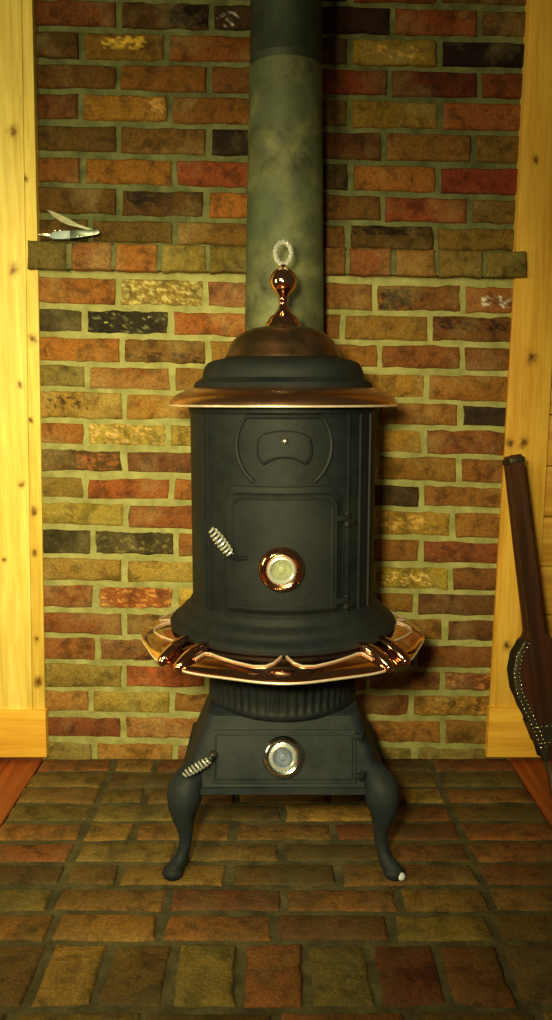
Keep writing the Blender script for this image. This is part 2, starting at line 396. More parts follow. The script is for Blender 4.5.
lay_courses(bm, lay, LOW[:-1] + [LOW[-1]], Y_LOW, 14, 540, 2.7, .016, K_LOW, .0055)
# three more courses above the frame, same bond
more = []
for i in range(3):
    src = UP[(2*i+2) % 6 if i % 2 == 0 else 1]
    a = -2 - 32.5*(3-i)
    js = [81, 166, 258, 350, 440] if (3-i) % 2 else [118, 211, 303, 393, 480]
    more.append(((a, a+7), js, [tuple(c) for c in src[2]]))
lay_courses(bm, lay, more + UP, Y_UP, 12, 548, 3.0, .02, K_UP, .006)
z_ledge = at(276, 260, Y_LEDGE).z
mortar_sheet(bm, Y_LOW+.0045, -.66, .66, -.02, z_ledge, 90, 90, .003, 1, 2.05)
mortar_sheet(bm, Y_UP+.0085, -.66, .72, z_ledge, 2.0, 90, 60, .003, 2, 2.05)
wall = obj('wall_back', bm, [M_brick, M_mortar, M_mortar_dark], smooth=50)
structure(wall, 'tumbled red brick wall behind the stove', 'wall')

# header course projecting as a ledge
bm = bmesh.new(); lay = bm.verts.layers.float_color.new('brick_colour')
xs = [27, 68, 113, 159, 207, 254, 301, 348, 394, 438, 485, 528]
cs = [(100, 78, 32), (120, 64, 32), (134, 68, 27), (116, 80, 32), (102, 70, 27), (110, 66, 28), (112, 60, 26), (110, 52, 25), (120, 68, 28), (114, 74, 32), (108, 76, 32), (126, 62, 29)]
for i in range(11):
    g0, g1 = (2.2 if i else 0), (2.2 if i < 10 else 0)
    x0, x1 = xs[i]+g0, xs[i+1]-g1
    A, B = (242.5, 249.5), (270, 276)
    P = [at(x0, yline(A, x0), Y_LEDGE), at(x1, yline(A, x1), Y_LEDGE), at(x1, yline(B, x1), Y_LEDGE), at(x0, yline(B, x0), Y_LEDGE)]
    add_brick(bm, lay, P, (0, -1, 0), .055, alb(jitter(cs[i]), 1.15), .006)
    # top face of the header
    q0, q1 = P[0]+Vector((0, .005, -.0005)), P[1]+Vector((0, .005, -.0005))
lo = len(bm.faces)
a, b_ = at(29, yline((244.5, 251.5), 29), Y_LEDGE), at(526, yline((244.5, 251.5), 526), Y_LEDGE)
c_, d_ = at(526, yline((269, 275), 526), Y_LEDGE), at(29, yline((269, 275), 29), Y_LEDGE)
off = Vector((0, .006, 0))
add_prism(bm, [a+off, b_+off, c_+off, d_+off], (0, -1, 0), .05)
bm.faces.ensure_lookup_table()
for f in bm.faces[lo:]: f.material_index = 1
ledge = obj('brick_ledge', bm, [M_brick, M_mortar_dark], smooth=50)
structure(ledge, 'projecting course of brick ends across the wall', 'ledge')

# ------------------------------------------------------------------ pine trim, panelling
def board(name, edge_l, edge_r, Y, thick, mat, label, bev=.002):
    """edges: lists of (px, py) from top to bottom"""
    bm = bmesh.new()
    pts = [at(x, y, Y) for x, y in edge_l] + [at(x, y, Y) for x, y in reversed(edge_r)]
    add_prism(bm, pts, (0, -1, 0), thick, bev)
    o = obj(name, bm, mat, smooth=30)
    return structure(o, label, 'trim')
board('trim_1', [(-90, -90), (-90, 712)], [(20, -90), (21, 0), (26, 300), (32, 712)], Y_TRIM, .1, M_pine, 'yellow pine board left of the brick wall')
board('trim_2', [(20.6, -90), (21.6, 0), (26.6, 300), (32.6, 712)], [(30, -90), (32, 0), (38, 280), (45, 712)], Y_TRIM+.003, .1, M_pine_strip, 'narrow knotty pine edge strip beside the brick wall')
board('baseboard_left', [(-90, 711), (-90, 757.5)], [(45.5, 711), (46.5, 757.5)], Y_TRIM-.010, .1, M_pine_base, 'pine baseboard at the left of the hearth')
board('trim_3', [(534, -90), (530, 0), (515, 275), (489.5, 709)], [(575, -90), (571, 0), (557, 275), (533, 709)], Y_TRIM, .1, M_pine_post, 'amber pine board right of the brick wall')
board('baseboard_right', [(489.5, 708), (487, 757.5)], [(640, 708), (640, 757.5)], Y_TRIM-.010, .1, M_pine_base, 'pine baseboard at the right of the hearth')
bm = bmesh.new()
for i in range(16):
    add_box(bm, (.58, 1.951, i*.125+.002), (1.3, 2.04, i*.125+.1245), .002)
structure(obj('wall_right', bm, M_panel), 'horizontal pine boards at the far right', 'wall')
bm = bmesh.new()
for i in range(5):
    add_box(bm, (-1.45+i*.1255, 1.951, 0), (-1.45+i*.1255+.124, 2.04, 2.0), .002)
structure(obj('wall_left', bm, M_pine), 'vertical pine boards at the far left', 'wall')

# ------------------------------------------------------------------ hearth and floor
bm = bmesh.new(); lay = bm.verts.layers.float_color.new('brick_colour')
KH = .82
HC = [(112, 66, 30), (128, 70, 32), (96, 60, 28), (122, 80, 36), (110, 52, 26), (136, 84, 36), (90, 54, 26), (118, 62, 30), (104, 72, 34), (126, 62, 30)]
XE = .597
def hb(x0, x1, ya, yb, c, xa0=None, xa1=None):
    zz = random.uniform(-.0025, .0015)
    j = lambda: random.uniform(-.003, .003)
    P = [Vector((x0+j(), ya+j(), zz)), Vector((x1+j(), ya+j(), zz)), Vector((x1+j(), yb+j(), zz)), Vector((x0+j(), yb+j(), zz))]
    add_brick(bm, lay, P, (0, 0, 1), .02, alb(jitter(c, .15), KH), .006, jit=.0026)
g = .0075
y = 1.95
rows = []
n_r = 8
pitch = (1.95 - onz(276, 911).y)/n_r
for r in range(n_r):
    ya, yb = 1.95 - r*pitch, 1.95 - (r+1)*pitch
    hb(-XE, -.412-g, ya-g, yb+g, random.choice(HC)); hb(.395+g, XE, ya-g, yb+g, random.choice(HC))
    xs = [-.412]; x = -.412 + (.212 if r % 2 else .108)
    while x < .33: xs.append(x); x += .2135
    xs.append(.395)
    for a, b in zip(xs, xs[1:]): hb(a+g, b-g, ya-g, yb+g, random.choice(HC))
# stretcher row, row of brick ends and the front rows, as seen
def row_px(py0, py1, joints, cols, gg=g):
    ya, yb = onz(276, py0).y, onz(276, py1).y
    ym = (py0+py1)/2
    xs = [-XE] + [onz(j, ym).x for j in joints] + [XE]
    for i, (a, b) in enumerate(zip(xs, xs[1:])): hb(a+(gg if i else 0), b-(gg if i < len(xs)-2 else 0), ya-gg, yb+gg, cols[i % len(cols)])
row_px(911, 941, [-40, 52, 161, 275, 391, 494], [(96, 58, 26), (150, 84, 34), (132, 76, 32), (140, 74, 34), (118, 62, 30), (124, 84, 36), (104, 64, 30)])
row_px(941, 1007, [-28, 38, 102, 172, 240, 306, 374, 443, 510], [(104, 62, 30), (112, 66, 30), (136, 84, 36), (112, 70, 32), (142, 98, 42), (132, 66, 32), (112, 82, 36), (114, 50, 26), (106, 56, 28), (92, 58, 32)])
yb = onz(276, 1007).y
xs = [-XE + i*(2*XE/6) for i in range(7)]
for k_ in range(4):
    for i, (a, b) in enumerate(zip(xs, xs[1:])): hb(a+g, b-g, yb-g-k_*.1, yb-.1+g-k_*.1, HC[(i*3+k_) % 10])
y_front = yb - .4
G = [[bm.verts.new((-XE+.002+(2*XE-.004)*i/60, y_front+(1.95-y_front)*j/60, -.0055 + noise.noise(Vector((i*.4, j*.4, 3)))*.002)) for i in range(61)] for j in range(61)]
for a, b in zip(G, G[1:]):
    for i in range(60): bm.faces.new((a[i], a[i+1], b[i+1], b[i])).material_index = 1
lo = len(bm.faces); add_box(bm, (-XE+.002, y_front, -.06), (XE-.002, 1.95, -.01)); bm.faces.ensure_lookup_table()
for f in bm.faces[lo:]: f.material_index = 1
hearth = structure(obj('hearth', bm, [M_hearthbrick, M_mortar_hearth], smooth=50), 'dark brick hearth floor under the stove', 'hearth')

bm = bmesh.new()
for i in range(12):
    x = XE + .002 + i*.083
    add_box(bm, (x, -.8, -.04), (x+.0815, 1.95, -.003), .0015); add_box(bm, (-x-.0815, -.8, -.04), (-x, 1.95, -.003), .0015)
for i in range(14):
    x = -XE + i*.0853
    add_box(bm, (x, -.8, -.04), (x+.084, y_front-.004, -.003), .0015)
structure(obj('floor', bm, M_floor), 'red-brown wooden floorboards beside the hearth', 'floor')

# ------------------------------------------------------------------ the stove
CY, CX = 1.60, .0140
def zat(py, Y=CY): return at(283, py, Y).z
def rat(half, py, Y=CY): return abs(at(276+half, py, Y).x)
stove = thing('parlor_stove', 'tall round black cast iron wood stove with copper lid and skirt on brick hearth', 'stove', (CX, CY, 0))
RB = .1835
ZB0, ZB1 = .490, .900
# barrel
bm = bmesh.new()
add_lathe(bm, [(0, ZB0-.03), (RB-.01, ZB0-.03), (RB, ZB0-.02), (RB, ZB1-.012), (RB+.003, ZB1-.009), (RB+.003, ZB1+.004), (RB-.01, ZB1+.008), (0, ZB1+.01)], 96)
for xa in (-.150, -.138, .118, .142, .163):       # upright seams and ribs
    a = math.asin(xa/RB)
    c = Vector((RB*math.sin(a), -RB*math.cos(a), 0)); t = Vector((math.cos(a), math.sin(a), 0)); nn = Vector((math.sin(a), -math.cos(a), 0))
    w_, h_ = .0035, .0035
    vs0 = [c - t*w_ - nn*.004, c - t*w_*.7 + nn*h_, c + t*w_*.7 + nn*h_, c + t*w_ - nn*.004]
    A = [bm.verts.new(v + Vector((0, 0, ZB0))) for v in vs0]; B = [bm.verts.new(v + Vector((0, 0, ZB1-.012))) for v in vs0]
    for i in range(3): bm.faces.new((A[i], A[i+1], B[i+1], B[i]))
    bm.faces.new(A); bm.faces.new(B)
obj('barrel', bm, M_iron, stove)

def curved_plate(hw, z0, z1, r0, thick, bev, xc=0, zshift=None, nu=28, nv=30):
    """plate bent to the barrel; hw(z) half width, zshift(u, z) bends rows"""
    bm = bmesh.new()
    zs = [z0, z0+bev*.3, z0+bev] + [z0+bev+(z1-z0-2*bev)*i/nv for i in range(1, nv)] + [z1-bev, z1-bev*.3, z1]
    G = []
    for j, z in enumerate(zs):
        row = []; h = hw(z)
        b = min(bev/h, .4) if h > 0 else .4
        us = [-1, -1+b*.3, -1+b] + [(-1+b)+(2-2*b)*i/nu for i in range(1, nu)] + [1-b, 1-b*.3, 1]
        for i, u in enumerate(us):
            d = min(i, j, len(us)-1-i, len(zs)-1-j)
            rr = r0 + {0: -.004, 1: thick*.75}.get(d, thick)
            x = xc + u*h; a = x/r0
            zz = z + (zshift(u, z) if zshift else 0)
            row.append(bm.verts.new((rr*math.sin(a), -rr*math.cos(a), zz)))
        G.append(row)
    for a_, b_ in zip(G, G[1:]):
        for i in range(len(a_)-1): bm.faces.new((a_[i], a_[i+1], b_[i+1], b_[i]))
    return bm
def rounded(hwid, z0, z1, rt, rb=.008):
    def f(z):
        if z > z1-rt: q = (z-(z1-rt))/rt; return hwid - rt*(1-math.sqrt(max(0, 1-q*q)))
        if z < z0+rb: q = ((z0+rb)-z)/rb; return hwid - rb*(1-math.sqrt(max(0, 1-q*q)))
        return hwid
    return f
YF = CY - RB
zd0, zd1 = zat(613, YF), zat(493, YF)
xc_d = -.0030
# door frame: raised border around the loading door
bm = curved_plate(rounded(.1125, zd0-.004, zd1+.012, .032), zd0-.004, zd1+.012, RB, .006, .004, xc_d)
obj('door_frame', bm, M_iron, stove)
door = obj('loading_door', curved_plate(rounded(.1030, zd0+.002, zd1, .028), zd0+.002, zd1, RB+.004, .012, .005, xc_d), M_iron, stove)
def moulding(hwid, z0, z1, rt, r0, rad_, xc):
    pts = []
    def P(x, z): a = (x+xc)/r0; return Vector((r0*math.sin(a), -r0*math.cos(a), z))
    for i in range(17): pts.append(P(-hwid, z0+(z1-rt-z0)*i/16))
    for i in range(1, 9): a = PI - PI/2*i/8; pts.append(P(-hwid+rt+rt*math.cos(a), z1-rt+rt*math.sin(a)))
    for i in range(1, 17): pts.append(P(-hwid+rt+(2*hwid-2*rt)*i/16, z1))
    for i in range(1, 9): a = PI/2 - PI/2*i/8; pts.append(P(hwid-rt+rt*math.cos(a), z1-rt+rt*math.sin(a)))
    for i in range(1, 17): pts.append(P(hwid, z1-rt-(z1-rt-z0)*i/16))
    for i in range(1, 17): pts.append(P(hwid-2*hwid*i/16, z0))
    bm = bmesh.new(); add_tube(bm, pts, rad_, 8); return bm
obj('door_moulding', moulding(.0935, zd0+.011, zd1-.009, .022, RB+.016, .0026, xc_d), M_iron, door)

# round cast medallion above the door, with the kidney shaped plaque
zc_m = zat(446, YF)
bm = bmesh.new(); pts = []
for i in range(49):
    t = rad(-52) + rad(284)*i/48
    x, z = .088*math.cos(t), .082*math.sin(t); a = x/RB
    pts.append((RB*math.sin(a)*1.005, -RB*math.cos(a)*1.005, zc_m + min(z, ZB1-.016-zc_m)))
add_tube(bm, pts, .0042, 8)
obj('cast_ring', bm, M_iron, stove)
z0k, z1k = zat(463, YF), zat(430, YF)
kw = lambda z: .050*(1-abs((z-(z0k+z1k)/2)/((z1k-z0k)/2))**3.2*.28)
plq = obj('cast_plaque', curved_plate(kw, z0k, z1k, RB, .008, .005, .001, zshift=lambda u, z: -.006*u*u + (.008*(1-u*u)*max(0, 1-(z-z0k)/((z1k-z0k)*.55)))), M_iron, stove)
bm = bmesh.new(); zz = zat(441, YF)
add_ball(bm, (.002, -RB-.009, zz), .0055, 12, 8, (1, .7, 1)); obj('screw_head', bm, M_steel, plq)

# rosettes (domed ring round a flat disc) facing the viewer
def rosette(name, centre, nrm, R, rim_mat, ring_mat, disc_mat, parent):
    M = Matrix.Translation(centre) @ Vector(nrm).to_track_quat('Z', 'Y').to_matrix().to_4x4()
    bm = bmesh.new()
    prof = [(R*.90, -.006), (R*.985, .001), (R, .005), (R*.97, .010), (R*.88, .0155), (R*.76, .0175), (R*.66, .016), (R*.60, .012), (R*.60, .004)]
    add_lathe(bm, prof, 48, M=M); o = obj(name, bm, rim_mat, parent)
    bm = bmesh.new()
    add_lathe(bm, [(R*.63, .004), (R*.63, .015), (R*.59, .0195), (R*.53, .0205), (R*.47, .0185), (R*.435, .012), (R*.43, .004)], 48, M=M)
    obj('inner_ring', bm, ring_mat, o)
    bm = bmesh.new()
    add_lathe(bm, [(0, .013), (R*.14, .013), (R*.17, .0125), (R*.2, .0112), (R*.3, .0112), (R*.34, .0125), (R*.40, .0115), (R*.44, .009), (R*.45, .002)], 48, M=M)
    obj('centre_disc', bm, disc_mat, o)
    return o
pz = at(281.5, 569, YF-.016)
rosette('rosette', (pz.x-CX, -RB-.015, pz.z), (0, -1, 0), .0415, M_copper, M_nickel, M_cream, door)

# sprung coil handles
def coil_handle(name, p0, p1, parent, r=.0075, turns=8, stub=None):
    p0, p1 = Vector(p0), Vector(p1); ax = (p1-p0); L = ax.length; ax.normalize()
    u = ax.cross(Vector((0, 1, 0))).normalized(); v = ax.cross(u)
    pts = []; N = turns*14
    for i in range(N+1):
        t = i/N; rr = r*(1 if .1 < t < .9 else .55+.45*min(t, 1-t)/.1)
        rr *= .82 + .36*math.sin(PI*t)
        a = 2*PI*turns*t; pts.append(p0 + ax*L*t + u*rr*math.cos(a) + v*rr*math.sin(a))
    bm = bmesh.new(); add_tube(bm, [p0 - ax*.004] + [p0 + ax*L*k/6 for k in range(1, 7)] + ([] if stub is None else [Vector(s) for s in stub]), .0038, 8)
    o = obj(name, bm, M_iron, parent)
    bm = bmesh.new(); add_tube(bm, pts, .0021, 6); obj('coil', bm, M_nickel, o)
    return o
def rel(px, py, Y): v = at(px, py, Y); return Vector((v.x-CX, v.y-CY, v.z))
coil_handle('door_handle', rel(211, 529, CY-.215), rel(231, 555, CY-.205), stove, stub=[rel(236, 558, CY-.198), rel(246, 558, CY-.190), rel(247, 558, CY-.17)])

# hinges
for hy in (522, 606):
    bm = bmesh.new(); z = zat(hy, YF)
    a1 = .104/RB; 
    def cyl(a, r): return Vector((r*math.sin(a), -r*math.cos(a), 0))
    c = cyl(.120/RB, RB+.007)
    add_tube(bm, [c+Vector((0, 0, z-.014)), c+Vector((0, 0, z-.0125)), c+Vector((0, 0, z+.0125)), c+Vector((0, 0, z+.014))], [.004, .006, .006, .004], 12)
    Ml = Matrix.Translation(cyl(.106/RB, RB+.010)+Vector((0, 0, z+.004))) @ Matrix.Rotation(.106/RB, 4, 'Z')
    add_box(bm, (-.014, -.005, -.006), (.012, .006, .006), .002, M=Ml)
    Ml = Matrix.Translation(cyl(.130/RB, RB+.002)+Vector((0, 0, z-.006))) @ Matrix.Rotation(.130/RB, 4, 'Z')
    add_box(bm, (-.010, -.006, -.007), (.012, .004, .007), .002, M=Ml)
    obj('hinge', bm, M_iron, stove)

# lid: copper rim, black stepped dome, copper cap, finial
CLAMP = .128
def lathe_clamped(prof, n=96):
    bm = bmesh.new(); add_lathe(bm, prof, n)
    for v in bm.verts: v.co.y = min(v.co.y, CLAMP)
    return bm
RR = rat(113.5, 406)
obj('lid_rim', lathe_clamped([(.150, .906), (.190, .9045), (RR-.005, .9015), (RR-.001, .9022), (RR, .9045), (RR-.0015, .9090), (RR-.005, .9145), (RR-.011, .9200), (RR-.020, .9258), (RR-.031, .9305), (.182, .9345), (.174, .937), (.150, .9375)]), M_rim, stove)
bm = bmesh.new()
add_tube(bm, [((RR-.001)*math.sin(rad(a)), -(RR-.001)*math.cos(rad(a)), .9025) for a in range(-118, 119, 2)], .0023, 8)
obj('rim_glint_bead', bm, M_line, bpy.data.objects['lid_rim'], smooth=60)  # pale bead added to draw the bright highlight along the rim's lower lip
obj('lid', lathe_clamped([(.150, .930), (.174, .934), (.1765, .939), (.174, .945), (.166, .950), (.160, .954), (.1585, .959), (.1575, .966), (.154, .976), (.147, .984), (.136, .9885), (.125, .991), (.118, .993), (.10, .994), (0, .994)]), M_iron, stove)
obj('lid_cap', lathe_clamped([(.109, .990), (.113, .992), (.1145, .996), (.112, 1.001), (.109, 1.006), (.106, 1.014), (.101, 1.024), (.092, 1.034), (.079, 1.043), (.060, 1.050), (.040, 1.054), (0, 1.056)]), mottled('tarnished_copper', (.07, .055, .04), (.22, .11, .07), 18, .34, .1, .001, .5, .9), stove)
bm = bmesh.new()
zb = zat(281.5); rb = .0265
prof = [(0, 1.048), (.036, 1.049), (.036, 1.056), (.034, 1.061), (.031, 1.064), (.0305, 1.067), (.026, 1.073), (.017, 1.079), (.0115, 1.087), (.0085, 1.095), (.0075, 1.101), (.0105, 1.105), (.011, 1.108), (.009, 1.111)]
for i in range(1, 16):
    t = -1.05 + 2.1*i/16*1.2; t = min(t, 1.35)
    prof.append((rb*math.cos(t), zb + rb*math.sin(t)))
prof += [(.0055, zb+rb+.001), (.005, zb+rb+.005), (0, zb+rb+.006)]
add_lathe(bm, prof, 40); fin = obj('finial', bm, M_copper, stove, smooth=60)
bm = bmesh.new(); zr = zat(253); pts = []
for i in range(41):
    a = 2*PI*i/40; q = 1 + .10*math.cos(12*a)
    pts.append((.0150*math.sin(a)*q, 0, zr + .0205*math.cos(a)*q))
add_tube(bm, pts, .0044, 8, cap=False); bmesh.ops.remove_doubles(bm, verts=bm.verts, dist=.0002)
for i in range(14):
    a = 2*PI*i/14; add_ball(bm, (.0165*math.sin(a), 0, zr+.0222*math.cos(a)), .0042, 8, 6)
obj('ring_top', bm, M_nickel, fin)

# flue collar at the rear top
bm = bmesh.new()
add_box(bm, (-.07, .155, .86), (.07, .300, .938), .012)
add_lathe(bm, [(.0, .93), (.094, .93), (.098, .935), (.098, .945), (.096, .9475), (.0, .9475)], 48, c=(-.003, .2255))
obj('flue_collar', bm, M_iron, stove)

# moulded iron flange under the barrel
bm = bmesh.new()
add_lathe(bm, [(0, .455), (.205, .455), (.222, .458), (.229, .463), (.230, .470), (.226, .476), (.217, .480), (.211, .484), (.208, .490), (.203, .497), (.196, .501), (.191, .507), (.189, .514), (RB+.001, .519), (RB-.02, .520), (0, .520)], 96)
obj('base_flange', bm, M_iron, stove)

# copper skirt: four broad panels with scrolled ends and a raised ogee line, four corner leaves between
def skirt_point(th, s, dz=0):
    r = .214 + .069*s; z = .461 - .002*s - .017*s**2.2 + dz
    r += .004*math.cos(2*math.radians(min(40, abs(th)))*4.5)*s
    return r, z
def pol(base, th, r, z): a = rad(base+th); return Vector((r*math.sin(a), -r*math.cos(a), z))
def skirt_panel(base):
    bm = bmesh.new(); NT, NS = 40, 10
    G = []
    for i in range(NT+1):
        th = -39 + 78*i/NT; row = []
        for j in range(NS+1):
            r, z = skirt_point(th, j/NS); row.append(bm.verts.new(pol(base, th, r, z)))
        r, z = skirt_point(th, 1)
        for dr, dz in ((.0025, -.003), (.002, -.0075), (-.002, -.0095), (-.006, -.008)): row.append(bm.verts.new(pol(base, th, r+dr, z+dz)))
        for j in range(NS-1, -1, -1):
            r, z = skirt_point(th, j/NS); row.append(bm.verts.new(pol(base, th, r-.003, z-.006)))
        G.append(row)
    n = len(G[0])
    for a, b in zip(G, G[1:]):
        for j in range(n): bm.faces.new((a[j], b[j], b[(j+1) % n], a[(j+1) % n]))
    bm.faces.new(G[0]); bm.faces.new(G[-1][::-1])
    o = obj('skirt_panel', bm, M_copper, stove, smooth=45)
    bm = bmesh.new(); P = []
    for k in range(53):
        th = -39+78*k/52; r, z = skirt_point(th, 1); P.append(pol(base, th, r+.001, z-.0085))
    add_tube(bm, P, .0028, 8); obj('edge_glint_bead', bm, M_line, o, smooth=60)  # lighter metal tube stands in for the highlight on the skirt's lower lip
    # raised line
    bm = bmesh.new(); half = [(36.5, .75), (35.5, .45), (33, .42), (28, .50), (20, .62), (12, .70), (7, .66), (4, .52), (2, .30), (0.6, .10)]
    pts = [(-a, s) for a, s in half] + [(a, s) for a, s in reversed(half)]
    P = []
    for (a0, s0), (a1, s1) in zip(pts, pts[1:]):
        for k in range(3):
            th = a0+(a1-a0)*k/3; s = s0+(s1-s0)*k/3; r, z = skirt_point(th, s); P.append(pol(base, th, r, z+.0018))
    r, z = skirt_point(36.5, .75); P.append(pol(base, 36.5, r, z+.0012))
    add_tube(bm, P, .0020, 6)
    r, z = skirt_point(0, .08); add_ball(bm, pol(base, 0, r, z+.002), .0045, 10, 8)
    obj('raised_line', bm, M_line, o)
    for sg in (-1, 1):
        bm = bmesh.new(); P, R_ = [], []
        for k in range(13):
            t = k/12; s = .15 + .92*t
            r, z = skirt_point(39, min(1, s)); r += .004*t*t
            th = 37.5 + 2.6*math.sin(PI*.5*t) 
            P.append(pol(base, sg*th, r, z + .007 - .010*t*t)); R_.append(.004 + .0088*math.sin(PI*min(1, .08+t*.72)))
        add_tube(bm, P, R_, 12); add_ball(bm, P[-1], R_[-1]*1.05, 10, 8)
        obj('scroll_end', bm, M_copper, o, smooth=60)
def skirt_leaf(base):
    bm = bmesh.new(); NT, NS = 10, 8; G = []
    for i in range(NT+1):
        u = -1+2*i/NT; row = []
        for j in range(NS+1):
            s = j/NS; r, z = skirt_point(40, s*.98); z += .005*(1-u*u)*math.sin(PI*s)-.006
            row.append(bm.verts.new(pol(base, u*5.0, r, z)))
        for j in range(NS, -1, -1):
            s = j/NS; r, z = skirt_point(40, s*.98); row.append(bm.verts.new(pol(base, u*5.0, r-.002, z-.012)))
        G.append(row)
    n = len(G[0])
    for a, b in zip(G, G[1:]):
        for j in range(n): bm.faces.new((a[j], b[j], b[(j+1) % n], a[(j+1) % n]))
    bm.faces.new(G[0]); bm.faces.new(G[-1][::-1])
    obj('corner_leaf', bm, M_copper, stove, smooth=50)
for b in (0, 90, 180, 270): skirt_panel(b)
for b in (45, 135, 225, 315): skirt_leaf(b)

# fluted fire pot
bm = bmesh.new()
zp0 = .312
flute = lambda a, z: 1 + .012*(math.sin(a*56) if zp0+.012 < z < .44 else 0)
add_lathe(bm, [(0, zp0-.004), (.150, zp0-.004), (.153, zp0), (.153, zp0+.008), (.149, zp0+.013), (.1505, zp0+.03), (.152, zp0+.06), (.1545, zp0+.09), (.158, zp0+.12), (.162, .445), (.20, .458), (0, .458)], 448, rfun=flute)
obj('fire_pot', bm, M_iron, stove, smooth=50)

# ash base: flared box
ZA0, ZA1 = .172, .310
def base_half(z):
    t = (z-ZA0)/(ZA1-ZA0); f = 1-t
    return .147 + .054*(f**1.05), .122 + .038*(f**1.05)
bm = bmesh.new(); rings = []
zsA = [ZA0-.006, ZA0-.005, ZA0+.006, ZA0+.008, ZA0+.012] + [ZA0+.012+(ZA1-.018-ZA0)*i/8 for i in range(1, 9)] + [ZA1-.003, ZA1]
def rrect(hx, hy, r, z, n=6):
    out = []
    for cx, cy, a0 in ((hx-r, -hy+r, -90), (hx-r, hy-r, 0), (-hx+r, hy-r, 90), (-hx+r, -hy+r, 180)):
        for k in range(n+1):
            a = rad(a0+90*k/n); out.append(Vector((cx+r*math.cos(a), cy+r*math.sin(a), z)))
    return out
for i, z in enumerate(zsA):
    hx, hy = base_half(max(ZA0, min(z, ZA1)))
    e = {0: .001, 1: .005, 2: .005, 3: .001}.get(i, 0)
    if i == len(zsA)-1: e = -.006
    rings.append([bm.verts.new(p) for p in rrect(hx+e, hy+e, .022, z)])
for A, B in zip(rings, rings[1:]):
    n = len(A)
    for k in range(n): bm.faces.new((A[k], A[(k+1) % n], B[(k+1) % n], B[k]))
bm.faces.new(rings[0]); bm.faces.new(rings[-1])
obj('ash_base', bm, M_iron_base, stove)
# ash door on the sloping front face
def face_pt(x, z, out=0):
    hy = base_half(z)[1]; hy2 = base_half(z+.004)[1]
    nrm = Vector((0, -1, (hy-hy2)/.004)).normalized()
    return Vector((x, -hy, z)) + nrm*out
za, zb_ = zat(783, CY-.157), zat(731, CY-.135)
bm = bmesh.new(); xs0, xs1 = -.137, .138
NX, NZ = 24, 10; G = []
for j in range(-1, NZ+2):
    row = []
    for i in range(-1, NX+2):
        edge = (i in (-1, NX+1)) or (j in (-1, NZ+1))
        x = xs0+(xs1-xs0)*max(0, min(NX, i))/NX; z = za+(zb_-za)*max(0, min(NZ, j))/NZ
        row.append(bm.verts.new(face_pt(x, z, -.003 if edge else .008)))
    G.append(row)
for a, b in zip(G, G[1:]):
    for i in range(len(a)-1): bm.faces.new((a[i], a[i+1], b[i+1], b[i]))
adoor = obj('ash_door', bm, M_iron_base, stove)
bm = bmesh.new(); m_ = .007
c4 = [(xs0+m_, za+m_), (xs1-m_, za+m_), (xs1-m_, zb_-m_), (xs0+m_, zb_-m_), (xs0+m_, za+m_)]
add_tube(bm, [face_pt(a0+(a1-a0)*k/8, b0+(b1-b0)*k/8, .008) for (a0, b0), (a1, b1) in zip(c4, c4[1:]) for k in range(8)] + [face_pt(*c4[0], .008)], .0022, 6)
obj('door_moulding', bm, M_iron_base, adoor)
pm = at(283, 758.5, CY-.155)
fz = pm.z; fn = (face_pt(0, fz, 1)-face_pt(0, fz, 0))
rosette('rosette', face_pt(pm.x-CX, fz, .010), fn, .0405, M_chrome, M_nickel, M_grey, adoor)
bm = bmesh.new(); pk = at(213, 757.5, CY-.155)
add_ball(bm, face_pt(pk.x-CX, pk.z, .012), .0095, 14, 10); obj('latch_knob', bm, M_leather, adoor)
coil_handle('ash_door_handle', rel(184, 775, CY-.188), rel(211, 759.5, CY-.178), stove, r=.0065, turns=8, stub=[rel(214, 757.5, CY-.165)])
for hz in (740, 775):
    bm = bmesh.new(); q = at(363, hz, CY-.15); pc = face_pt(q.x-CX-.002, q.z, .006)
    add_tube(bm, [pc+Vector((0, .003, -.010)), pc+Vector((0, -.002, .010))], .005, 10)
    add_box(bm, pc+Vector((-.016, -.004, -.005)), pc+Vector((0, .005, .005)), .0015)
    obj('hinge', bm, M_iron_base, stove)

# cabriole legs
def leg(sx, sy):
    hx, hy = base_half(ZA0); k = sx
    cx, cy = hx-.014, hy-.012
    d = Vector((sx*.72, sy*.69, 0))
    path = [(-.038, .212, .010), (-.024, .204, .021), (-.009, .188, .031), (.002, .170, .0345), (.006, .152, .0335), (.008, .134, .0285), (.007, .112, .0215), (.004, .090, .0155), (.004, .066, .0122), (.009, .046, .0118), (.018, .030, .0140), (.032, .018, .0165), (.044, .013, .0135), (.052, .010, .0075)]
    if sy > 0: path = [(o-.03, z, r*.8) for o, z, r in path]
    pts = [Vector((sx*cx, sy*cy, 0)) + d*o + Vector((0, 0, z)) for o, z, r in path]
    # refine with a spline
    P, R_ = [], []
    for i in range(len(pts)-1):
        p0, p1, p2, p3 = pts[max(0, i-1)], pts[i], pts[i+1], pts[min(len(pts)-1, i+2)]
        for q in range(4):
            t = q/4
            P.append(.5*((2*p1)+(p2-p0)*t+(2*p0-5*p1+4*p2-p3)*t*t+(3*p1-p0-3*p2+p3)*t**3)); R_.append(path[i][2]+(path[i+1][2]-path[i][2])*t)
    P.append(pts[-1]); R_.append(path[-1][2])
    bm = bmesh.new(); add_tube(bm, P, R_, 16)
    add_ball(bm, Vector((sx*cx, sy*cy, 0)) + d*.036 + Vector((0, 0, .0130)), .0205, 14, 10, (1, 1, .72))
    for v in bm.verts: v.co.z = max(v.co.z, .0005)
    o = obj('leg', bm, M_iron_base, stove, smooth=70)
    return o
for sx in (-1, 1):
    for sy in (-1, 1):
        l = leg(sx, sy)
        if sx == 1 and sy == -1:
            hx, hy = base_half(ZA0)
            bm = bmesh.new(); add_ball(bm, (hx-.012+.72*.050, -(hy-.010)-.69*.052, .012), .0085, 10, 8, (1, 1, .9)); obj('paint_chip', bm, M_white, l)

